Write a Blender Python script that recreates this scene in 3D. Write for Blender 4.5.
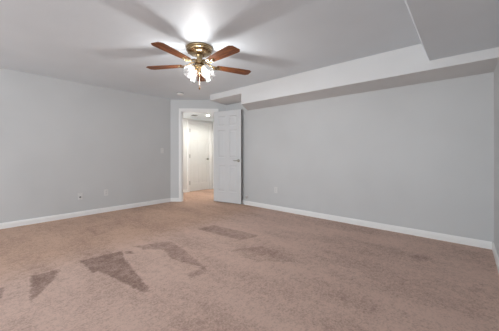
import bpy, bmesh, math, random
from mathutils import Vector, Matrix
random.seed(7)
PI = math.pi
S = bpy.context.scene
COL = S.collection
for o in list(bpy.data.objects):
    bpy.data.objects.remove(o)

# ------------------------------------------------------------------ camera, world, fill lamps, exposure
cam = bpy.data.cameras.new('camera')
cam.sensor_width = 36.0
cam.lens = 246.55 / 499 * 36
cam.shift_y = -11.41 / 499
cam.clip_start = 0.02
camo = bpy.data.objects.new('camera', cam)
COL.objects.link(camo)
camo.location = (0, 0, 1.08)
camo.rotation_euler = (PI / 2, 0, 0.7194 - PI / 2)
S.camera = camo
S.view_settings.view_transform = 'Standard'
S.view_settings.look = 'None'
S.view_settings.gamma = 1.0
S.view_settings.use_curve_mapping = False
S.view_settings.exposure = 0.0

W = bpy.data.worlds.new('sky')
S.world = W
W.use_nodes = True
W.node_tree.nodes['Background'].inputs[0].default_value = (0.80, 0.88, 1.0, 1)
W.node_tree.nodes['Background'].inputs[1].default_value = 1.0


def area(name, loc, rot, sx, sy, power, col):
    l = bpy.data.lights.new(name, 'AREA')
    l.shape = 'RECTANGLE'
    l.size, l.size_y = sx, sy
    l.energy = power
    l.color = col
    o = bpy.data.objects.new(name, l)
    COL.objects.link(o)
    o.location = loc
    o.rotation_euler = rot
    return o


FILL_COL = (0.92, 0.985, 1.02)
# added fill lamps, set outside two made-up windows behind the camera
area('fill_back', (-3.72, 2.35, 1.40), (0, -PI / 2, 0), 1.25, 4.4, 172, FILL_COL)
area('fill_side', (-1.70, -0.38, 1.40), (PI / 2, 0, 0), 2.1, 1.20, 8, FILL_COL)
BULB = 5.0           # emission strength of the fan bulbs
FAN = 18.5            # light of the fan's lamp cluster, watts
HALL = 34.0          # hall downlight, watts

# ------------------------------------------------------------------ materials


def newmat(name):
    m = bpy.data.materials.new(name)
    m.use_nodes = True
    nt = m.node_tree
    b = nt.nodes['Principled BSDF']
    return m, nt, b


def ramp(nt, fac, stops):
    r = nt.nodes.new('ShaderNodeValToRGB')
    el = r.color_ramp.elements
    while len(el) < len(stops):
        el.new(0.5)
    for e, (p, c) in zip(el, stops):
        e.position = p
        e.color = (*c, 1)
    nt.links.new(fac, r.inputs[0])
    return r.outputs[0]


def noise(nt, scale, detail=3, vec=None, rough=0.5):
    n = nt.nodes.new('ShaderNodeTexNoise')
    n.inputs['Scale'].default_value = scale
    n.inputs['Detail'].default_value = detail
    n.inputs['Roughness'].default_value = rough
    if vec is None:
        t = nt.nodes.new('ShaderNodeTexCoord')
        vec = t.outputs['Object']
    nt.links.new(vec, n.inputs['Vector'])
    return n


def bump(nt, b, h, strength, dist):
    n = nt.nodes.new('ShaderNodeBump')
    n.inputs['Strength'].default_value = strength
    n.inputs['Distance'].default_value = dist
    nt.links.new(h, n.inputs['Height'])
    nt.links.new(n.outputs[0], b.inputs['Normal'])


def paint(name, c, rough=0.6, scale=90, strength=0.15, dist=0.002, var=0.03):
    m, nt, b = newmat(name)
    n = noise(nt, 1.3, 2)
    lo = tuple(x * (1 - var) for x in c)
    hi = tuple(min(1, x * (1 + var)) for x in c)
    nt.links.new(ramp(nt, n.outputs['Fac'], [(0.3, lo), (0.7, hi)]), b.inputs['Base Color'])
    b.inputs['Roughness'].default_value = rough
    n2 = noise(nt, scale, 4)
    bump(nt, b, n2.outputs['Fac'], strength, dist)
    return m


M_WALL = paint('wall_paint', (0.625, 0.635, 0.64), 0.55, 120, 0.2, 0.002)
M_CEIL = paint('ceiling_paint', (0.735, 0.79, 0.835), 0.5, 45, 0.35, 0.004)
M_SOFF = paint('soffit_paint', (0.74, 0.74, 0.74), 0.5, 45, 0.35, 0.004)
M_HALLW = paint('hall_paint', (0.80, 0.80, 0.79), 0.55, 120, 0.2, 0.002)
M_TRIM = paint('white_trim', (0.91, 0.91, 0.90), 0.35, 30, 0.05, 0.001, 0.01)
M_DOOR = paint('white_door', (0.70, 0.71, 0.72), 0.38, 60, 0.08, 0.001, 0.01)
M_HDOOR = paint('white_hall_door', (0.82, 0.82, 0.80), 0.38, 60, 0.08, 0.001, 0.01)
M_PLATE = paint('plate_plastic', (0.725, 0.725, 0.72), 0.3, 30, 0.02, 0.001, 0.01)
M_WHITE = paint('white_plastic', (0.78, 0.78, 0.77), 0.4, 30, 0.02, 0.001, 0.01)
M_RUBBER = paint('rubber', (0.55, 0.53, 0.52), 0.6, 30, 0.05, 0.001, 0.05)
M_BLACK = paint('black_plastic', (0.03, 0.03, 0.03), 0.5, 30, 0.02, 0.001, 0.02)
M_GAPSHADE = paint('gap_shade', (0.07, 0.07, 0.068), 0.6, 30, 0.02, 0.001, 0.05)  # painted shade for the gap line at the open door's edge
M_GREY = paint('grey_grille', (0.16, 0.16, 0.155), 0.5, 30, 0.02, 0.001, 0.05)


def metal(name, c, rough):
    m, nt, b = newmat(name)
    n = noise(nt, 22, 3)
    lo = tuple(x * 0.82 for x in c)
    nt.links.new(ramp(nt, n.outputs['Fac'], [(0.35, lo), (0.65, c)]), b.inputs['Base Color'])
    b.inputs['Metallic'].default_value = 1.0
    b.inputs['Roughness'].default_value = rough
    return m


M_BRASS = metal('antique_brass', (0.44, 0.33, 0.19), 0.25)
M_BRASSD = metal('dark_brass', (0.20, 0.11, 0.05), 0.35)
M_NICKEL = metal('satin_nickel', (0.42, 0.41, 0.36), 0.3)
M_STEEL = metal('hinge_steel', (0.35, 0.34, 0.32), 0.35)


def wood():
    m, nt, b = newmat('mahogany_blade')
    t = nt.nodes.new('ShaderNodeTexCoord')
    mp = nt.nodes.new('ShaderNodeMapping')
    mp.inputs['Scale'].default_value = (2.5, 42, 6)
    nt.links.new(t.outputs['Object'], mp.inputs[0])
    n = noise(nt, 2.0, 5, mp.outputs[0], 0.6)
    c = ramp(nt, n.outputs['Fac'], [(0.30, (0.035, 0.009, 0.003)), (0.50, (0.145, 0.040, 0.008)), (0.70, (0.36, 0.135, 0.034))])
    nt.links.new(c, b.inputs['Base Color'])
    b.inputs['Roughness'].default_value = 0.42
    b.inputs['Specular IOR Level'].default_value = 0.2
    return m


M_WOOD = wood()


def shade_glass():
    m, nt, b = newmat('frosted_glass')
    nt.nodes.remove(b)
    out = nt.nodes['Material Output']
    tr = nt.nodes.new('ShaderNodeBsdfTransparent')
    tl = nt.nodes.new('ShaderNodeBsdfTranslucent')
    gl = nt.nodes.new('ShaderNodeBsdfGlossy')
    gl.inputs['Roughness'].default_value = 0.12
    tl.inputs[0].default_value = (0.95, 0.96, 0.97, 1)
    n = noise(nt, 55, 3)
    mr = nt.nodes.new('ShaderNodeMapRange')
    mr.inputs[1].default_value, mr.inputs[2].default_value = 0.35, 0.65
    mr.inputs[3].default_value, mr.inputs[4].default_value = 0.01, 0.10
    nt.links.new(n.outputs['Fac'], mr.inputs[0])
    m1 = nt.nodes.new('ShaderNodeMixShader')
    nt.links.new(mr.outputs[0], m1.inputs[0])
    nt.links.new(tr.outputs[0], m1.inputs[1])
    nt.links.new(tl.outputs[0], m1.inputs[2])
    m2 = nt.nodes.new('ShaderNodeMixShader')
    m2.inputs[0].default_value = 0.04
    nt.links.new(m1.outputs[0], m2.inputs[1])
    nt.links.new(gl.outputs[0], m2.inputs[2])
    nt.links.new(m2.outputs[0], out.inputs[0])
    return m


M_SHADE = shade_glass()


def pane_glass():
    m, nt, b = newmat('window_glass')
    nt.nodes.remove(b)
    out = nt.nodes['Material Output']
    tr = nt.nodes.new('ShaderNodeBsdfTransparent')
    gl = nt.nodes.new('ShaderNodeBsdfGlossy')
    gl.inputs['Roughness'].default_value = 0.02
    mx = nt.nodes.new('ShaderNodeMixShader')
    mx.inputs[0].default_value = 0.06
    nt.links.new(tr.outputs[0], mx.inputs[1])
    nt.links.new(gl.outputs[0], mx.inputs[2])
    nt.links.new(mx.outputs[0], out.inputs[0])
    return m


M_PANE = pane_glass()


def emit(name, c, s):
    m, nt, b = newmat(name)
    b.inputs['Base Color'].default_value = (0.9, 0.9, 0.9, 1)
    b.inputs['Emission Color'].default_value = (*c, 1)
    b.inputs['Emission Strength'].default_value = s
    return m


M_BULB = emit('lit_bulb', (1.0, 0.98, 0.97), BULB)
M_DOWN = emit('lit_lens', (1.0, 0.93, 0.82), 30.0)

NAP = [  # carpet nap left brushed the other way by the vacuum (floor metres)
    ([(0.367, 2.895), (0.569, 2.867), (0.495, 2.67), (0.296, 2.376)], 0.8),
    ([(0.739, 2.937), (1.131, 2.879), (1.023, 2.509), (0.742, 2.552)], 0.8),
    ([(0.745, 2.86), (1.068, 2.67), (0.955, 1.87), (0.90, 1.89)], 0.8),
    ([(1.27, 2.923), (1.654, 2.762), (1.601, 2.343), (1.357, 2.686)], 0.6),
    ([(1.487, 2.748), (1.601, 2.343), (1.487, 1.851), (1.383, 2.273)], 0.6),
    ([(2.175, 2.912), (2.468, 2.881), (2.554, 2.018), (2.253, 2.132)], 0.55),
    ([(0.06, 2.839), (0.198, 2.815), (0.128, 2.462), (0.06, 2.45)], 0.8),
    ([(1.147, 2.84), (1.204, 2.796), (1.188, 2.709), (1.125, 2.76)], 0.8),
    ([(1.311, 2.807), (1.356, 2.778), (1.335, 2.712), (1.291, 2.74)], 0.8),
    ([(1.475, 1.927), (1.52, 1.876), (1.461, 1.819), (1.436, 1.862)], 0.7),
    ([(1.288, 1.9), (1.461, 1.864), (1.461, 1.789), (1.265, 1.792)], 0.45),
    ([(3.056, 0.438), (3.281, 0.341), (3.161, 0.244), (2.967, 0.357)], 0.3),
    ([(2.641, 0.003), (2.794, -0.078), (2.682, -0.11), (2.553, -0.026)], 0.2),
    ([(1.929, 2.012), (2.276, 1.799), (2.189, 1.246), (1.892, 1.585)], 0.3),
    ([(1.126, 4.182), (1.641, 4.258), (1.583, 3.813), (1.103, 3.674)], 0.18),
]


def carpet():
    m, nt, b = newmat('brown_carpet')
    L = nt.links

    def math_(op, a, bb=None):
        n = nt.nodes.new('ShaderNodeMath')
        n.operation = op
        for i, v in enumerate((a, bb)):
            if v is None:
                continue
            if isinstance(v, (int, float)):
                n.inputs[i].default_value = v
            else:
                L.new(v, n.inputs[i])
        return n.outputs[0]

    t = nt.nodes.new('ShaderNodeTexCoord')
    # ragged edges: coordinates nudged by noise
    wob = noise(nt, 26, 3, t.outputs['Object'])
    sub = nt.nodes.new('ShaderNodeVectorMath'); sub.operation = 'SUBTRACT'
    sub.inputs[1].default_value = (0.5, 0.5, 0.5)
    L.new(wob.outputs['Color'], sub.inputs[0])
    sc = nt.nodes.new('ShaderNodeVectorMath'); sc.operation = 'SCALE'
    sc.inputs['Scale'].default_value = 0.06
    L.new(sub.outputs[0], sc.inputs[0])
    ad = nt.nodes.new('ShaderNodeVectorMath'); ad.operation = 'ADD'
    L.new(t.outputs['Object'], ad.inputs[0]); L.new(sc.outputs[0], ad.inputs[1])
    P = ad.outputs[0]
    total = None
    for poly, wgt in NAP:
        ar = sum(a[0] * c[1] - c[0] * a[1] for a, c in zip(poly, poly[1:] + poly[:1]))
        if ar < 0:
            poly = poly[::-1]
        d = None
        for a, c in zip(poly, poly[1:] + poly[:1]):
            ex, ey = c[0] - a[0], c[1] - a[1]
            l = math.hypot(ex, ey)
            nx, ny = -ey / l, ex / l
            dp = nt.nodes.new('ShaderNodeVectorMath'); dp.operation = 'DOT_PRODUCT'
            dp.inputs[1].default_value = (nx, ny, 0)
            L.new(P, dp.inputs[0])
            e = math_('ADD', dp.outputs['Value'], -(nx * a[0] + ny * a[1]))
            d = e if d is None else math_('MINIMUM', d, e)
        mr = nt.nodes.new('ShaderNodeMapRange')
        mr.interpolation_type = 'SMOOTHSTEP'
        mr.inputs[1].default_value, mr.inputs[2].default_value = -0.015, 0.02
        mr.inputs[3].default_value, mr.inputs[4].default_value = 0, wgt
        L.new(d, mr.inputs[0])
        total = mr.outputs[0] if total is None else math_('MAXIMUM', total, mr.outputs[0])
    # broad brushed swaths running along the room's y axis
    mp = nt.nodes.new('ShaderNodeMapping')
    mp.inputs['Scale'].default_value = (1.5, 0.55, 1)
    mp.inputs['Rotation'].default_value = (0, 0, 0.25)
    L.new(P, mp.inputs[0])
    sw = noise(nt, 1.6, 5, mp.outputs[0], 0.62)
    swath = ramp(nt, sw.outputs['Fac'], [(0.36, (0, 0, 0)), (0.66, (1, 1, 1))])
    mid = noise(nt, 9, 4, t.outputs['Object'], 0.65)
    fine = noise(nt, 70, 3, t.outputs['Object'], 0.7)
    pile = noise(nt, 420, 2, t.outputs['Object'], 0.6)
    f = math_('MULTIPLY', swath, 0.42)
    f = math_('ADD', f, math_('MULTIPLY', math_('SUBTRACT', mid.outputs['Fac'], 0.5), 0.55))
    f = math_('ADD', f, math_('MULTIPLY', math_('SUBTRACT', fine.outputs['Fac'], 0.5), 1.6))
    f = math_('ADD', f, math_('MULTIPLY', math_('SUBTRACT', pile.outputs['Fac'], 0.5), 0.9))
    clump = noise(nt, 24, 3, t.outputs['Object'], 0.7)
    f = math_('ADD', f, math_('MULTIPLY', math_('SUBTRACT', clump.outputs['Fac'], 0.5), 1.15))
    f = math_('ADD', f, math_('MULTIPLY', total, math_('ADD', math_('MULTIPLY', mid.outputs['Fac'], 0.8), 0.35)))
    c = ramp(nt, f, [(0.0, (0.695, 0.485, 0.40)), (1.0, (0.26, 0.150, 0.113))])
    sx = nt.nodes.new('ShaderNodeSeparateXYZ')
    L.new(P, sx.inputs[0])
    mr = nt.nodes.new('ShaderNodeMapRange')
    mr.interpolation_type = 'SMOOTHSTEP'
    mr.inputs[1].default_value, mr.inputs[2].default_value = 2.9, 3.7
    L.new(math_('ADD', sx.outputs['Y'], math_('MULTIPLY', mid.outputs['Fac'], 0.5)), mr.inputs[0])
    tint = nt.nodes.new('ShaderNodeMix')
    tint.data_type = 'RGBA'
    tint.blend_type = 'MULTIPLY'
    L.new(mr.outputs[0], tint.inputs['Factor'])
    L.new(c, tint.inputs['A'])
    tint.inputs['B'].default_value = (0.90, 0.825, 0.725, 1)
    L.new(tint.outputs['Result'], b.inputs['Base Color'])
    b.inputs['Roughness'].default_value = 0.95
    b.inputs['Specular IOR Level'].default_value = 0.1
    b.inputs['Sheen Weight'].default_value = 0.15
    b.inputs['Sheen Roughness'].default_value = 0.6
    hh = math_('ADD', pile.outputs['Fac'], fine.outputs['Fac'])
    bump(nt, b, hh, 0.6, 0.008)
    return m


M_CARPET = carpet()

# ------------------------------------------------------------------ mesh helpers


def link(name, bm, mat, parent=None, smooth=False, loc=None, rotz=None, mw=None):
    me = bpy.data.meshes.new(name)
    bmesh.ops.recalc_face_normals(bm, faces=bm.faces[:])
    bm.to_mesh(me)
    bm.free()
    mats = mat if isinstance(mat, (list, tuple)) else [mat]
    for x in mats:
        me.materials.append(x)
    if smooth:
        for p in me.polygons:
            p.use_smooth = True
    o = bpy.data.objects.new(name, me)
    COL.objects.link(o)
    if parent:
        o.parent = parent
    if loc is not None:
        o.location = loc
    if rotz is not None:
        o.rotation_euler = (0, 0, rotz)
    if mw is not None:
        o.matrix_local = mw
    if smooth:
        try:
            md = o.modifiers.new('edges', 'EDGE_SPLIT')
            md.split_angle = math.radians(38)
        except Exception:
            pass
    return o


def tag(o, label=None, cat=None, group=None, kind=None):
    if label: o['label'] = label
    if cat: o['category'] = cat
    if group: o['group'] = group
    if kind: o['kind'] = kind
    return o


def struct(o):
    o['kind'] = 'structure'
    return o


def empty(name, loc, rotz=0.0):
    o = bpy.data.objects.new(name, None)
    o.empty_display_size = 0.1
    COL.objects.link(o)
    o.location = loc
    o.rotation_euler = (0, 0, rotz)
    return o


def box(bm, x0, x1, y0, y1, z0, z1, bevel=0.0, mat=0):
    r = bmesh.ops.create_cube(bm, size=1.0)
    vs = r['verts']
    for v in vs:
        v.co = Vector((x0 + (v.co.x + .5) * (x1 - x0), y0 + (v.co.y + .5) * (y1 - y0), z0 + (v.co.z + .5) * (z1 - z0)))
    fs = {f for v in vs for f in v.link_faces}
    for f in fs:
        f.material_index = mat
    if bevel > 0:
        es = list({e for v in vs for e in v.link_edges})
        bmesh.ops.bevel(bm, geom=es, offset=bevel, segments=2, affect='EDGES', profile=0.6)


def prism(bm, pts, z0, z1):
    lo = [bm.verts.new((x, y, z0)) for x, y in pts]
    hi = [bm.verts.new((x, y, z1)) for x, y in pts]
    n = len(pts)
    bm.faces.new(lo[::-1])
    bm.faces.new(hi)
    for i in range(n):
        j = (i + 1) % n
        bm.faces.new((lo[i], lo[j], hi[j], hi[i]))


def extrude_profile(bm, prof, a, b_, up=Vector((0, 0, 1)), out=None):
    """prof: (offset along out, offset along up); swept from a to b_ (3d)."""
    a, b_ = Vector(a), Vector(b_)
    r0 = [bm.verts.new(a + out * p + up * q) for p, q in prof]
    r1 = [bm.verts.new(b_ + out * p + up * q) for p, q in prof]
    n = len(prof)
    for i in range(n):
        j = (i + 1) % n
        bm.faces.new((r0[i], r0[j], r1[j], r1[i]))
    bm.faces.new(r0[::-1])
    bm.faces.new(r1)


def lathe(bm, prof, segs=32, mat=Matrix.Identity(4), rim=None):
    rings = []
    for k, (r, z) in enumerate(prof):
        if r < 1e-5:
            rings.append([bm.verts.new(mat @ Vector((0, 0, z)))])
        else:
            ring = []
            for i in range(segs):
                a = 2 * PI * i / segs
                rr, zz = (r, z) if rim is None else rim(k, a, r, z)
                ring.append(bm.verts.new(mat @ Vector((rr * math.cos(a), rr * math.sin(a), zz))))
            rings.append(ring)
    for A, B in zip(rings, rings[1:]):
        if len(A) == 1 and len(B) == 1:
            continue
        for i in range(segs):
            j = (i + 1) % segs
            if len(A) == 1:
                bm.faces.new((A[0], B[j], B[i]))
            elif len(B) == 1:
                bm.faces.new((A[i], A[j], B[0]))
            else:
                bm.faces.new((A[i], A[j], B[j], B[i]))


def tube(bm, pts, rad, segs=8, cap=True):
    pts = [Vector(p) for p in pts]
    rings = []
    prev = None
    for i, p in enumerate(pts):
        d = (pts[min(i + 1, len(pts) - 1)] - pts[max(i - 1, 0)]).normalized()
        if prev is None:
            prev = Vector((0, 0, 1)) if abs(d.z) < 0.9 else Vector((1, 0, 0))
        nx = (prev - d * prev.dot(d)).normalized()
        ny = d.cross(nx)
        prev = nx
        r = rad[i] if isinstance(rad, (list, tuple)) else rad
        rings.append([bm.verts.new(p + (nx * math.cos(2 * PI * k / segs) + ny * math.sin(2 * PI * k / segs)) * r) for k in range(segs)])
    for A, B in zip(rings, rings[1:]):
        for i in range(segs):
            j = (i + 1) % segs
            bm.faces.new((A[i], A[j], B[j], B[i]))
    if cap:
        bm.faces.new(rings[0][::-1])
        bm.faces.new(rings[-1])


def wall_open(bm, L, T, H, holes, s0=0.0, z0=0.0):
    """wall slab in local x (s0..L), y 0..T, z z0..H with rectangular through holes (x0,x1,z0,z1)."""
    xs = sorted({s0, L} | {h[0] for h in holes} | {h[1] for h in holes})
    zs = sorted({z0, H} | {h[2] for h in holes} | {h[3] for h in holes})

    def solid(i, k):
        if i < 0 or k < 0 or i >= len(xs) - 1 or k >= len(zs) - 1:
            return False
        cx, cz = (xs[i] + xs[i + 1]) / 2, (zs[k] + zs[k + 1]) / 2
        return not any(h[0] < cx < h[1] and h[2] < cz < h[3] for h in holes)
    vc = {}

    def V(x, y, z):
        key = (round(x, 5), round(y, 5), round(z, 5))
        if key not in vc:
            vc[key] = bm.verts.new((x, y, z))
        return vc[key]
    for i in range(len(xs) - 1):
        for k in range(len(zs) - 1):
            if not solid(i, k):
                continue
            a, b_, c, d = xs[i], xs[i + 1], zs[k], zs[k + 1]
            bm.faces.new((V(a, 0, c), V(b_, 0, c), V(b_, 0, d), V(a, 0, d)))
            bm.faces.new((V(a, T, c), V(a, T, d), V(b_, T, d), V(b_, T, c)))
            if not solid(i - 1, k): bm.faces.new((V(a, 0, c), V(a, 0, d), V(a, T, d), V(a, T, c)))
            if not solid(i + 1, k): bm.faces.new((V(b_, 0, c), V(b_, T, c), V(b_, T, d), V(b_, 0, d)))
            if not solid(i, k - 1): bm.faces.new((V(a, 0, c), V(a, T, c), V(b_, T, c), V(b_, 0, c)))
            if not solid(i, k + 1): bm.faces.new((V(a, 0, d), V(b_, 0, d), V(b_, T, d), V(a, T, d)))


# ------------------------------------------------------------------ the shell (metres; x along left wall, y along right wall)
H = 2.32
VL = 5.04        # left wall plane y
UR = 3.915       # right wall plane x
VN = -0.24       # near wall plane y (right edge of the photo)
UB = -3.60       # back wall plane x (behind the camera)
D0 = (3.03, 5.04)  # start of the diagonal door wall
DL = (UR - D0[0]) * math.sqrt(2)
HH = 2.09        # hall ceiling
VH = 5.93        # hall far wall

bm = bmesh.new()
box(bm, UB - .12, 5.2, VN - .12, 6.1, -0.10, 0.0)
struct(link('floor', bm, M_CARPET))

bm = bmesh.new()
prism(bm, [(UB - .12, VN - .12), (UR + .115, VN - .12), (UR + .115, 4.22), (3.10, VL + .11), (UB - .12, VL + .11)], H, H + .10)
struct(link('ceiling', bm, M_CEIL))

bm = bmesh.new()
box(bm, UB - .12, D0[0] + .02, VL, VL + .115, 0, H)
struct(link('wall_left', bm, M_WALL))
bm = bmesh.new()
box(bm, UR, UR + .115, VN - .12, D0[1] - (UR - D0[0]) + .02, 0, H)
struct(link('wall_right', bm, M_WALL))
bm = bmesh.new()
wall_open(bm, 5.4, .12, H, [(0.40, 4.80, 0.78, 2.02)])
o = struct(link('wall_back', bm, M_WALL, loc=(UB, VN - .06, 0), rotz=PI / 2))
bm = bmesh.new()
wall_open(bm, UR + .05, .12, H, [(-2.76, -0.64, 0.80, 1.98)], s0=UB)
o = struct(link('wall_near', bm, M_WALL, loc=(0, VN - .12, 0)))

# unseen windows behind the camera, added for the fill light, in their openings


def fill_window(name, w, h, loc, rotz, mull):
    bm = bmesh.new()
    for (a, b_, c, d) in ((0, w, 0, .05), (0, w, h - .05, h), (0, .05, .05, h - .05), (w - .05, w, .05, h - .05)):
        box(bm, a, b_, .03, .09, c, d)
    for i in range(1, mull):
        x = w * i / mull
        box(bm, x - .02, x + .02, .035, .085, .05, h - .05)
    f = struct(link(name, bm, M_TRIM, loc=loc, rotz=rotz))
    for i in range(mull):
        a = .05 if i == 0 else w * i / mull + .02
        b_ = w - .05 if i == mull - 1 else w * (i + 1) / mull - .02
        bm = bmesh.new()
        box(bm, a, b_, .058, .062, .05, h - .05)
        link('pane', bm, M_PANE, f)


fill_window('fill_window_1', 4.4, 1.24, (UB, VN - .06 + .40, .78), PI / 2, 4)
fill_window('fill_window_2', 2.12, 1.18, (-2.76, VN - .12, .80), 0, 2)

# diagonal wall, with the doorway; local x runs along the wall, local y goes into the hall
A45 = -PI / 4
O0, O1, OZ = 0.262, 1.005, 2.045
bm = bmesh.new()
wall_open(bm, DL, .115, H, [(O0 - .02, O1 + .02, 0, OZ + .02)])
struct(link('wall_far', bm, M_WALL, loc=(D0[0], D0[1], 0), rotz=A45))

# door frame: jambs, stop and casing
bm = bmesh.new()
box(bm, O0 - .02, O0, -.002, .117, 0, OZ + .02)
box(bm, O1, O1 + .02, -.002, .117, 0, OZ + .02)
box(bm, O0, O1, -.002, .117, OZ, OZ + .02)
box(bm, O0, O0 + .011, .04, .075, 0, OZ)
box(bm, O1 - .011, O1, .04, .075, 0, OZ)
box(bm, O0, O1, .04, .075, OZ - .011, OZ)
CAS = [(0, 0), (-.010, 0), (-.017, .012), (-.015, .022), (-.018, .045), (-.016, .064), (-.008, .068), (0, .068)]


def casing(bm, x, side, z1, y=0.0, sgn=1):
    # vertical leg: profile (out along -y, across away from the opening)
    pr = CAS
    lo = [bm.verts.new((x + side * q, y + sgn * p, 0)) for p, q in pr]
    hi = [bm.verts.new((x + side * q, y + sgn * p, z1 + q)) for p, q in pr]
    n = len(pr)
    for i in range(n):
        j = (i + 1) % n
        bm.faces.new((lo[i], lo[j], hi[j], hi[i]))
    bm.faces.new(lo); bm.faces.new(hi[::-1])


def casing_head(bm, x0, x1, z1, y=0.0, sgn=1):
    pr = CAS
    lo = [bm.verts.new((x0 - q, y + sgn * p, z1 + q)) for p, q in pr]
    hi = [bm.verts.new((x1 + q, y + sgn * p, z1 + q)) for p, q in pr]
    n = len(pr)
    for i in range(n):
        j = (i + 1) % n
        bm.faces.new((lo[i], lo[j], hi[j], hi[i]))
    bm.faces.new(lo); bm.faces.new(hi[::-1])


for y, sg in ((0, 1), (.115, -1)):
    casing(bm, O0 - .008, -1, OZ + .008, y, sg)
    casing(bm, O1 + .008, 1, OZ + .008, y, sg)
    casing_head(bm, O0 - .008, O1 + .008, OZ + .008, y, sg)
struct(link('trim_1', bm, M_TRIM, loc=(D0[0], D0[1], 0), rotz=A45))

# soffits under the ceiling
US = 3.348
bm = bmesh.new()
prism(bm, [(US, VN), (UR, VN), (UR, 3.486), (US, 3.137)], 2.007, H)
struct(link('soffit_right', bm, M_SOFF))
bm = bmesh.new()
prism(bm, [(US, 3.137), (UR, 3.486), (UR, 4.14), (US, 4.03)], 2.207, H)
struct(link('soffit_corner', bm, M_SOFF))
bm = bmesh.new()
prof = [(VN, H), (0.3714, H), (0.298, 2.106), (VN, 2.106)]
a = [bm.verts.new((UB, y, z)) for y, z in prof]
b2 = [bm.verts.new((US, y, z)) for y, z in prof]
for i in range(4):
    j = (i + 1) % 4
    bm.faces.new((a[i], a[j], b2[j], b2[i]))
bm.faces.new(a[::-1]); bm.faces.new(b2)
struct(link('soffit_near', bm, M_CEIL))

# baseboards
BP = [(0, 0), (.014, 0), (.014, .058), (.011, .066), (.011, .072), (.005, .085), (0, .085)]


def baseboard(name, a, b_, out, prof=BP):
    bm = bmesh.new()
    extrude_profile(bm, prof, (*a, 0), (*b_, 0), out=Vector((*out, 0)))
    return struct(link(name, bm, M_TRIM))


baseboard('baseboard_left', (UB, VL), (D0[0] - .006, VL), (0, -1))
baseboard('baseboard_right', (UR, VN + .014), (UR, 4.14), (-1, 0))
baseboard('baseboard_near', (UB, VN), (UR - .014, VN), (0, 1))
baseboard('baseboard_back', (UB, VN + .014), (UB, VL - .014), (1, 0))
r2 = math.sqrt(.5)
baseboard('baseboard_far', (D0[0] + .004 * r2, D0[1] - .004 * r2), (D0[0] + .186 * r2, D0[1] - .186 * r2), (-r2, -r2))

# ------------------------------------------------------------------ hall beyond the doorway
UHR = 5.03
D2, D3, DZ2 = 4.170, 4.900, 1.955
bm = bmesh.new()
wall_open(bm, UHR + .1, .12, HH + .1, [(D2 - .02, D3 + .02, 0, DZ2 + .02)], s0=1.9)
struct(link('wall_hall_far', bm, M_HALLW, loc=(0, VH, 0)))
bm = bmesh.new()
box(bm, UHR, UHR + .1, 2.9, VH, 0, HH + .1)
struct(link('wall_hall_right', bm, M_HALLW))
bm = bmesh.new()
box(bm, 1.9, 2.0, VL + .115, VH, 0, HH + .1)
struct(link('wall_hall_left', bm, M_HALLW))
bm = bmesh.new()
box(bm, UR + .115, UHR, 2.9, 3.0, 0, HH + .1)
struct(link('wall_hall_near', bm, M_HALLW))
bm = bmesh.new()
dd = .115 * math.sqrt(2)
e = D0[0] + D0[1] + dd + .004
prism(bm, [(2.0, VL + .117), (e - VL - .117, VL + .117), (UR + .117, e - UR - .117), (UR + .117, 3.0), (UHR, 3.0), (UHR, VH), (2.0, VH)], HH, HH + .08)
struct(link('ceiling_hall', bm, M_CEIL))
baseboard('baseboard_hall_far', (2.0, VH), (D2 - .083, VH), (0, -1))
baseboard('baseboard_hall_right', (UHR, 3.0), (UHR, VH - .03), (-1, 0))
bm = bmesh.new()
casing(bm, D2 - .008, -1, DZ2 + .008, VH)
casing(bm, D3 + .008, 1, DZ2 + .008, VH)
casing_head(bm, D2 - .008, D3 + .008, DZ2 + .008, VH)
box(bm, D2 - .02, D2 - .002, VH - .002, VH + .118, 0, DZ2 + .02)
box(bm, D3 + .002, D3 + .02, VH - .002, VH + .118, 0, DZ2 + .02)
box(bm, D2 - .002, D3 + .002, VH - .002, VH + .118, DZ2 + .002, DZ2 + .02)
struct(link('trim_2', bm, M_TRIM))

# ------------------------------------------------------------------ six-panel doors


def slab(w, h, t, z0=0.0):
    """door slab, local x 0..w, y 0..t, raised panels on both faces"""
    st, mu = .115, .10
    pw = (w - 2 * st - mu) / 2
    xs = [0, st, st + pw, st + pw + mu, w - st, w]
    r = h / 2.02
    zs = [0, .23 * r, .815 * r, .985 * r, 1.595 * r, 1.685 * r, h - .115 * r, h]
    bm = bmesh.new()
    for side in (0, 1):
        y0 = 0.0 if side == 0 else t
        sg = 1 if side == 0 else -1

        def P(x, z, d):
            return bm.verts.new((x, y0 + sg * d, z + z0))
        for i in range(5):
            for k in range(7):
                a, b_, c, d = xs[i], xs[i + 1], zs[k], zs[k + 1]
                if i in (1, 3) and k in (1, 3, 5):
                    rings = []
                    for ins, dep in ((0, 0), (.010, .009), (.024, .009), (.046, .002)):
                        rings.append([P(a + ins, c + ins, dep), P(b_ - ins, c + ins, dep), P(b_ - ins, d - ins, dep), P(a + ins, d - ins, dep)])
                    for A, B in zip(rings, rings[1:]):
                        for q in range(4):
                            n = (q + 1) % 4
                            bm.faces.new((A[q], A[n], B[n], B[q]))
                    bm.faces.new(rings[-1])
                else:
                    bm.faces.new((P(a, c, 0), P(b_, c, 0), P(b_, d, 0), P(a, d, 0)))
    for q in (((0, 0), (w, 0)), ((w, 0), (w, h)), ((w, h), (0, h)), ((0, h), (0, 0))):
        (xa, za), (xb, zb_) = q
        bm.faces.new([bm.verts.new((xa, 0, za + z0)), bm.verts.new((xb, 0, zb_ + z0)), bm.verts.new((xb, t, zb_ + z0)), bm.verts.new((xa, t, za + z0))])
    bmesh.ops.remove_doubles(bm, verts=bm.verts[:], dist=1e-5)
    return bm


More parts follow.
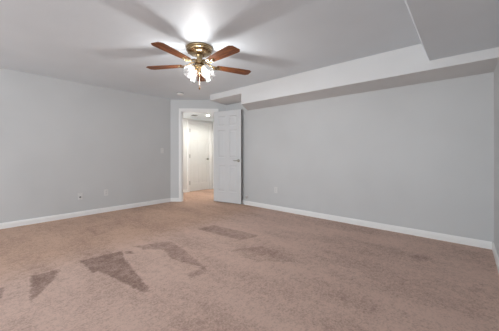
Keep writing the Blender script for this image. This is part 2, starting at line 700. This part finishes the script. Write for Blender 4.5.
def lever(parent, x, y, z, sgn, direction):
    """lever handle on a door face at (x, y, z); sgn = outward y, direction = way the lever points in x"""
    bm = bmesh.new()
    R = Matrix.Translation((x, y, z)) @ Matrix.Rotation(-sgn * PI / 2 * -1, 4, 'X')
    R = Matrix.Translation((x, y, z)) @ Matrix.Rotation(PI / 2 if sgn < 0 else -PI / 2, 4, 'X')
    lathe(bm, [(0, 0), (.032, 0), (.032, .006), (.026, .011), (.013, .014), (.011, .040), (.014, .044), (.013, .054), (0, .056)], 20, R)
    yy = y + sgn * .048
    tube(bm, [(x, yy, z), (x + direction * .03, yy + sgn * .004, z), (x + direction * .07, yy + sgn * .002, z - .002), (x + direction * .112, yy - sgn * .006, z + .004)],
         [.010, .0095, .0085, .006], 10)
    return link('lever_handle', bm, M_NICKEL, parent, smooth=True)


def hinge(parent, x, y, z, h=.09, r=.0065):
    bm = bmesh.new()
    lathe(bm, [(0, -h / 2 - .006), (r * .7, -h / 2 - .004), (r, -h / 2), (r, h / 2), (r * .7, h / 2 + .004), (0, h / 2 + .006)], 12, Matrix.Translation((x, y, z)))
    for s in (-1, 1):
        box(bm, x - .001 + s * .010 - .010, x + .001 + s * .010 + .010, y - .001, y + .0015, z - h / 2, z + h / 2)
    o = link('hinge', bm, M_STEEL, parent, smooth=True)
    o['label'] = 'dark steel hinge'
    return o


# the open door, folded back towards the right wall
PV = Vector((3.723, 4.319, 0))
dv = Vector((0.190, -0.982, 0)).normalized()
ang = math.atan2(dv.y, dv.x)
T = .035
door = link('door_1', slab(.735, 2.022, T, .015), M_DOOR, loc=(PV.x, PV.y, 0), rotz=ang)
# local y axis of the door = dv rotated +90deg = towards the right wall; visible face must sit at -T
for v in door.data.vertices:
    v.co.y -= T
struct(door)
lever(door, .672, -T, .94, -1, -1)
bm = bmesh.new()   # slim knob on the face next to the wall
lathe(bm, [(0, 0), (.030, 0), (.029, .006), (.014, .009), (.012, .016), (.022, .021), (.021, .029), (0, .031)], 20, Matrix.Translation((.672, 0, .94)) @ Matrix.Rotation(-PI / 2, 4, 'X'))
link('back_knob', bm, M_NICKEL, door, smooth=True)
bm = bmesh.new()   # latch plate and bolt on the leading edge
box(bm, .7345, .7365, -.029, -.006, .910, .970, .0005)
box(bm, .736, .744, -.024, -.011, .932, .948, .002)
link('latch', bm, M_STEEL, door)
bm = bmesh.new()   # added dark strip, paints the shade of the gap at the leading edge
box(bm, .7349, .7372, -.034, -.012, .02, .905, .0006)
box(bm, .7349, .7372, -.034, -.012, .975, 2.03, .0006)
es = link('edge_gap_shade', bm, M_GAPSHADE, door)
es['label'] = 'dark strip painted as gap shade along the leading edge'
for z in (.25, 1.02, 1.84):
    hinge(door, -.002, .004, z)

# the closed hall door
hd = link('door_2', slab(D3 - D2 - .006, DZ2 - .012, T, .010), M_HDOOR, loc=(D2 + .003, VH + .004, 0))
struct(hd)
lever(hd, D3 - D2 - .07, 0, .93, -1, -1)
for z in (.25, 1.02, 1.755):
    hinge(hd, -.004, -.006, z, .10, .008)

# ------------------------------------------------------------------ ceiling fan
FX, FY = 1.780, 2.335
fan = empty('ceiling_fan', (FX, FY, H), 0)
tag(fan, 'brass ceiling fan with five dark wooden blades and four lit glass shades', 'ceiling fan')
bm = bmesh.new()
lathe(bm, [(0, 0), (.150, 0), (.153, -.006), (.153, -.022), (.147, -.027), (.150, -.033), (.150, -.040), (.142, -.044)], 48)
link('canopy', bm, M_BRASS, fan, smooth=True)
bm = bmesh.new()
lathe(bm, [(.142, -.043), (.139, -.052), (.127, -.065), (.104, -.076), (.070, -.082), (.045, -.085), (0, -.085)], 48)
hs = link('motor_housing', bm, M_BRASS, fan, smooth=True)
for k in range(10):        # cooling slots round the motor housing
    a = 2 * PI * (k + .5) / 10
    bm = bmesh.new()
    lathe(bm, [(0, -.004), (.013, -.004), (.013, .003), (.010, .005), (0, .005)], 14,
          Matrix.Rotation(a, 4, 'Z') @ Matrix.Translation((.1325, 0, -.058)) @ Matrix.Rotation(PI / 2 + .5, 4, 'Y') @ Matrix.Diagonal((.6, 1.2, 1, 1)))
    v = link('vent_hole', bm, M_BRASSD, hs, smooth=True)
    v['label'] = 'dark cooling hole'
bm = bmesh.new()
lathe(bm, [(0, -.083), (.040, -.083), (.034, -.095), (.032, -.135), (.048, -.145), (.058, -.152), (.060, -.182), (.052, -.190), (0, -.192)], 40)
link('flywheel', bm, M_BRASS, fan, smooth=True)
bm = bmesh.new()
lathe(bm, [(0, -.190), (.038, -.190), (.042, -.203), (.046, -.215), (.046, -.232), (.038, -.246), (.024, -.260), (.014, -.276), (.016, -.288), (.010, -.300), (0, -.306)], 36)
kit = link('light_kit', bm, M_BRASS, fan, smooth=True)

ZB = -.200


def blade_mesh():
    bm = bmesh.new()
    out = [(.205, -.050), (.30, -.059), (.45, -.069), (.608, -.077), (.620, -.074), (.652, -.048)]
    pts = out + [(x, -y) for x, y in out[::-1]]
    t = .006
    lo = [bm.verts.new((x, y, -t / 2)) for x, y in pts]
    hi = [bm.verts.new((x, y, t / 2)) for x, y in pts]
    n = len(pts)
    bm.faces.new(lo[::-1]); bm.faces.new(hi)
    for i in range(n):
        j = (i + 1) % n
        bm.faces.new((lo[i], lo[j], hi[j], hi[i]))
    es = [e for e in bm.edges if abs(e.verts[0].co.z - e.verts[1].co.z) < 1e-6]
    bmesh.ops.bevel(bm, geom=es, offset=.0015, segments=2, affect='EDGES')
    return bm


def bracket_mesh():
    bm = bmesh.new()
    # arm from flywheel out to the blade, opening into a pierced three-lobed plate
    tube(bm, [(.055, 0, .034), (.085, 0, .034), (.115, 0, .022), (.15, 0, .004), (.185, 0, -.008)], [.010, .011, .010, .010, .009], 10)
    for s in (-1, 1):
        tube(bm, [(.150, 0, .002), (.168, s * .026, -.008), (.198, s * .036, -.009), (.232, s * .030, -.008)], [.007, .008, .008, .007], 8)
        lathe(bm, [(0, -.013), (.010, -.012), (.012, -.007), (.012, -.003), (0, -.003)], 12, Matrix.Translation((.235, s * .030, 0)))
    tube(bm, [(.18, 0, -.008), (.22, 0, -.008), (.262, 0, -.007)], [.009, .008, .007], 8)
    lathe(bm, [(0, -.013), (.010, -.012), (.012, -.007), (.012, -.003), (0, -.003)], 12, Matrix.Translation((.264, 0, 0)))
    tube(bm, [(.198, -.036, -.008), (.206, 0, -.008), (.198, .036, -.008)], .006, 8)
    return bm


b0 = k0 = None
PH = math.radians(26.2) + 0.7194 - PI / 2
for k in range(5):
    if b0 is None:
        b0 = link('blade', blade_mesh(), M_WOOD, fan)
        k0 = link('blade_bracket', bracket_mesh(), M_BRASS, b0, smooth=True)
        k0['label'] = 'ornate brass bracket'
        bl = b0
    else:
        bl = b0.copy(); COL.objects.link(bl); bl.parent = fan
        kk = k0.copy(); COL.objects.link(kk); kk.parent = bl
    bl.matrix_local = Matrix.Translation((0, 0, ZB)) @ Matrix.Rotation(PH + 2 * PI * k / 5, 4, 'Z') @ Matrix.Rotation(math.radians(-5), 4, 'X')


def shade_rim(k, a, r, z):
    w = max(0, (k - 3)) / 4 if k < 8 else max(0, (12 - k)) / 4
    w = min(1, w)
    return r * (1 + .055 * w * math.cos(8 * a)), z - .006 * w * math.cos(8 * a)


first = None
for k in range(4):
    ca = math.radians(45 + 90 * k) + 0.7194 - PI / 2
    base = Matrix.Rotation(ca, 4, 'Z')
    tilt = base @ Matrix.Translation((.076, 0, -.236)) @ Matrix.Rotation(PI - math.radians(46), 4, 'Y')
    bm = bmesh.new()
    tube(bm, [base @ Vector(p) for p in ((.030, 0, -.222), (.056, 0, -.216), (.076, 0, -.234))], .010, 10)
    lathe(bm, [(0, -.012), (.020, -.012), (.026, -.002), (.027, .020), (.024, .026), (0, .026)], 20, tilt)
    arm = link('lamp_arm', bm, M_BRASS, kit, smooth=True)
    bm = bmesh.new()
    lathe(bm, [(.027, .006), (.034, .020), (.042, .036), (.050, .054), (.056, .072), (.061, .096), (.068, .114), (.074, .122),
               (.072, .121), (.066, .112), (.059, .094), (.054, .071), (.048, .054), (.040, .036), (.032, .021), (.025, .008)], 48, tilt, shade_rim)
    sh = link('lamp_shade', bm, M_SHADE, fan, smooth=True)
    sh['label'] = 'frosted scalloped glass tulip shade, lit'
    bm = bmesh.new()
    lathe(bm, [(0, .024), (.011, .026), (.0115, .042), (.013, .056), (.0135, .068), (.011, .078), (.007, .083), (0, .085)], 16, tilt)
    bu = link('bulb', bm, M_BULB, sh, smooth=True)
    bu['label'] = 'glowing bulb'
fl = bpy.data.lights.new('fan_lamp', 'POINT')
fl.energy = FAN
fl.color = (1.0, 0.985, 0.975)
fl.shadow_soft_size = .05
fo = bpy.data.objects.new('fan_lamp', fl)
COL.objects.link(fo)
fo.location = (FX, FY, 1.935)
# pull chain
bm = bmesh.new()
for q in range(34):
    z = -.305 - q * .0046
    bmesh.ops.create_icosphere(bm, subdivisions=1, radius=.0018, matrix=Matrix.Translation((0, 0, z)))
pc = link('pull_chain', bm, M_BRASS, fan, smooth=True)
pc['label'] = 'thin bead chain'
bm = bmesh.new()
lathe(bm, [(0, -.458), (.004, -.460), (.008, -.470), (.009, -.478), (.006, -.486), (0, -.489)], 14)
fb = link('fob', bm, M_BRASSD, pc, smooth=True)
fb['label'] = 'small dark end knob'

# ------------------------------------------------------------------ smoke detector
sd = empty('smoke_detector', (2.84, 4.36, H))
tag(sd, 'round white smoke detector on the ceiling beyond the fan near the doorway', 'smoke detector')
bm = bmesh.new()
lathe(bm, [(0, 0), (.068, 0), (.068, -.008), (.060, -.010), (0, -.010)], 36)
link('mounting_ring', bm, M_GREY, sd, smooth=True)
bm = bmesh.new()
lathe(bm, [(0, -.009), (.064, -.009), (.066, -.014), (.063, -.026), (.052, -.036), (.030, -.041), (0, -.042)], 36)
link('cover', bm, M_WHITE, sd, smooth=True)
bm = bmesh.new()
lathe(bm, [(0, -.040), (.010, -.040), (.010, -.044), (0, -.0445)], 16, Matrix.Translation((.02, 0, 0)))
link('test_button', bm, M_PLATE, sd, smooth=True)

# ------------------------------------------------------------------ wall plates


def wallthing(name, loc, rotz, label, cat, group=None):
    t = empty(name, loc, rotz)
    tag(t, label, cat, group)
    return t


def plate(parent, w=.072, h=.116):
    bm = bmesh.new()
    box(bm, -w / 2, w / 2, -.006, 0, -h / 2, h / 2, .0025)
    return link('cover_plate', bm, M_PLATE, parent)


def screw(parent, z):
    bm = bmesh.new()
    lathe(bm, [(0, 0), (.0035, 0), (.003, .0015), (0, .002)], 10, Matrix.Translation((0, -.006, z)) @ Matrix.Rotation(PI / 2, 4, 'X'))
    return link('screw', bm, M_NICKEL, parent)


def outlet(loc, rotz, label):
    t = wallthing('wall_outlet', loc, rotz, label, 'outlet')
    p = plate(t)
    for z in (-.0195, .0195):
        bm = bmesh.new()
        box(bm, -.016, .016, -.0085, -.005, z - .014, z + .014, .002)
        f = link('socket', bm, M_PLATE, t)
        bm = bmesh.new()
        for x in (-.0065, .0065):
            box(bm, x - .0012, x + .0012, -.0089, -.0083, z - .002, z + .007)
        box(bm, -.002, .002, -.0089, -.0083, z - .010, z - .006)
        s_ = link('slots', bm, M_BLACK, f)
        s_['label'] = 'black prong slots'
    screw(t, 0)
    return t


# left wall faces -y, so local x to the right is +x
t = wallthing('cable_plate', (1.284, VL, .345), 0, 'white wall plate with a dark cable jack on the left wall, leftmost plate there', 'cable plate')
plate(t)
bm = bmesh.new()
lathe(bm, [(0, 0), (.015, 0), (.015, .006), (.010, .007), (.010, .016), (.006, .016), (.006, .012), (0, .012)], 14, Matrix.Translation((0, -.005, -.012)) @ Matrix.Rotation(PI / 2, 4, 'X'))
j = link('jack', bm, M_GREY, t, smooth=True)
j['label'] = 'dark metal cable jack'
bm = bmesh.new()
box(bm, -.010, .010, -.008, -.005, .018, .034, .002)
link('insert', bm, M_PLATE, t)
screw(t, .048); screw(t, -.048)
outlet((1.694, VL, .365), 0, 'pale wall outlet low on the left wall, right of the cable plate')
outlet((UR, 2.75, .387), -PI / 2, 'pale wall outlet low on the right wall, right of the open door')
t = wallthing('light_switch', (2.822, VL, 1.155), 0, 'pale light switch on the left wall beside the doorway', 'light switch')
plate(t)
bm = bmesh.new()
box(bm, -.006, .006, -.0085, -.005, -.014, .014, .001)
tube(bm, [(0, -.006, -.002), (0, -.016, .008)], [.0045, .0035], 8)
link('toggle', bm, M_PLATE, t)
screw(t, .03); screw(t, -.03)

# door stop behind the leading edge of the open door
t = wallthing('door_stop', (UR, 3.505, .165), -PI / 2, 'small round door stop on the right wall behind the open door edge', 'door stop')
bm = bmesh.new()
lathe(bm, [(0, 0), (.030, 0), (.030, .004), (.026, .010), (.012, .012), (0, .012)], 24, Matrix.Rotation(PI / 2, 4, 'X'))
link('base', bm, M_RUBBER, t, smooth=True)
bm = bmesh.new()
lathe(bm, [(0, .011), (.016, .011), (.018, .020), (.015, .026), (0, .028)], 20, Matrix.Rotation(PI / 2, 4, 'X'))
link('bumper', bm, M_RUBBER, t, smooth=True)

# ------------------------------------------------------------------ hall ceiling fixtures
hl = empty('hall_light', (4.09, 5.01, HH))
tag(hl, 'bright round ceiling light in the hall seen through the doorway', 'ceiling light')
bm = bmesh.new()
lathe(bm, [(.034, 0), (.056, 0), (.056, -.004), (.046, -.007), (.034, -.006)], 32)
link('trim_ring', bm, M_WHITE, hl, smooth=True)
bm = bmesh.new()
lathe(bm, [(0, -.001), (.035, -.001), (.035, -.006), (.028, -.016), (0, -.022)], 28)
ln = link('lens', bm, M_DOWN, hl, smooth=True)
ln['label'] = 'glowing lens'
pl = bpy.data.lights.new('hall_lamp', 'SPOT')
pl.energy = HALL
pl.color = (1.0, 0.97, 0.90)
pl.shadow_soft_size = .04
pl.spot_size = math.radians(178)
pl.spot_blend = 0.3
po = bpy.data.objects.new('hall_lamp', pl)
COL.objects.link(po)
po.location = (4.09, 5.01, HH - .10)

pl2 = bpy.data.lights.new('hall_lamp_beyond', 'POINT')   # the next hall lamp, out of sight to the left
pl2.energy = 26
pl2.color = (1.0, 0.97, 0.90)
pl2.shadow_soft_size = .06
po2 = bpy.data.objects.new('hall_lamp_beyond', pl2)
COL.objects.link(po2)
po2.location = (2.75, 5.54, 1.80)

hv = empty('ceiling_vent', (3.88, 5.30, HH), 0)
tag(hv, 'small dark grey vent on the hall ceiling left of the bright light', 'ceiling vent')
bm = bmesh.new()
box(bm, -.07, .07, -.05, .05, -.010, 0, .003)
link('frame', bm, M_GREY, hv)
for q in range(5):
    bm = bmesh.new()
    y = -.032 + q * .016
    box(bm, -.06, .06, y - .004, y + .004, -.016, -.009, .001)
    link('slat', bm, M_GREY, hv)
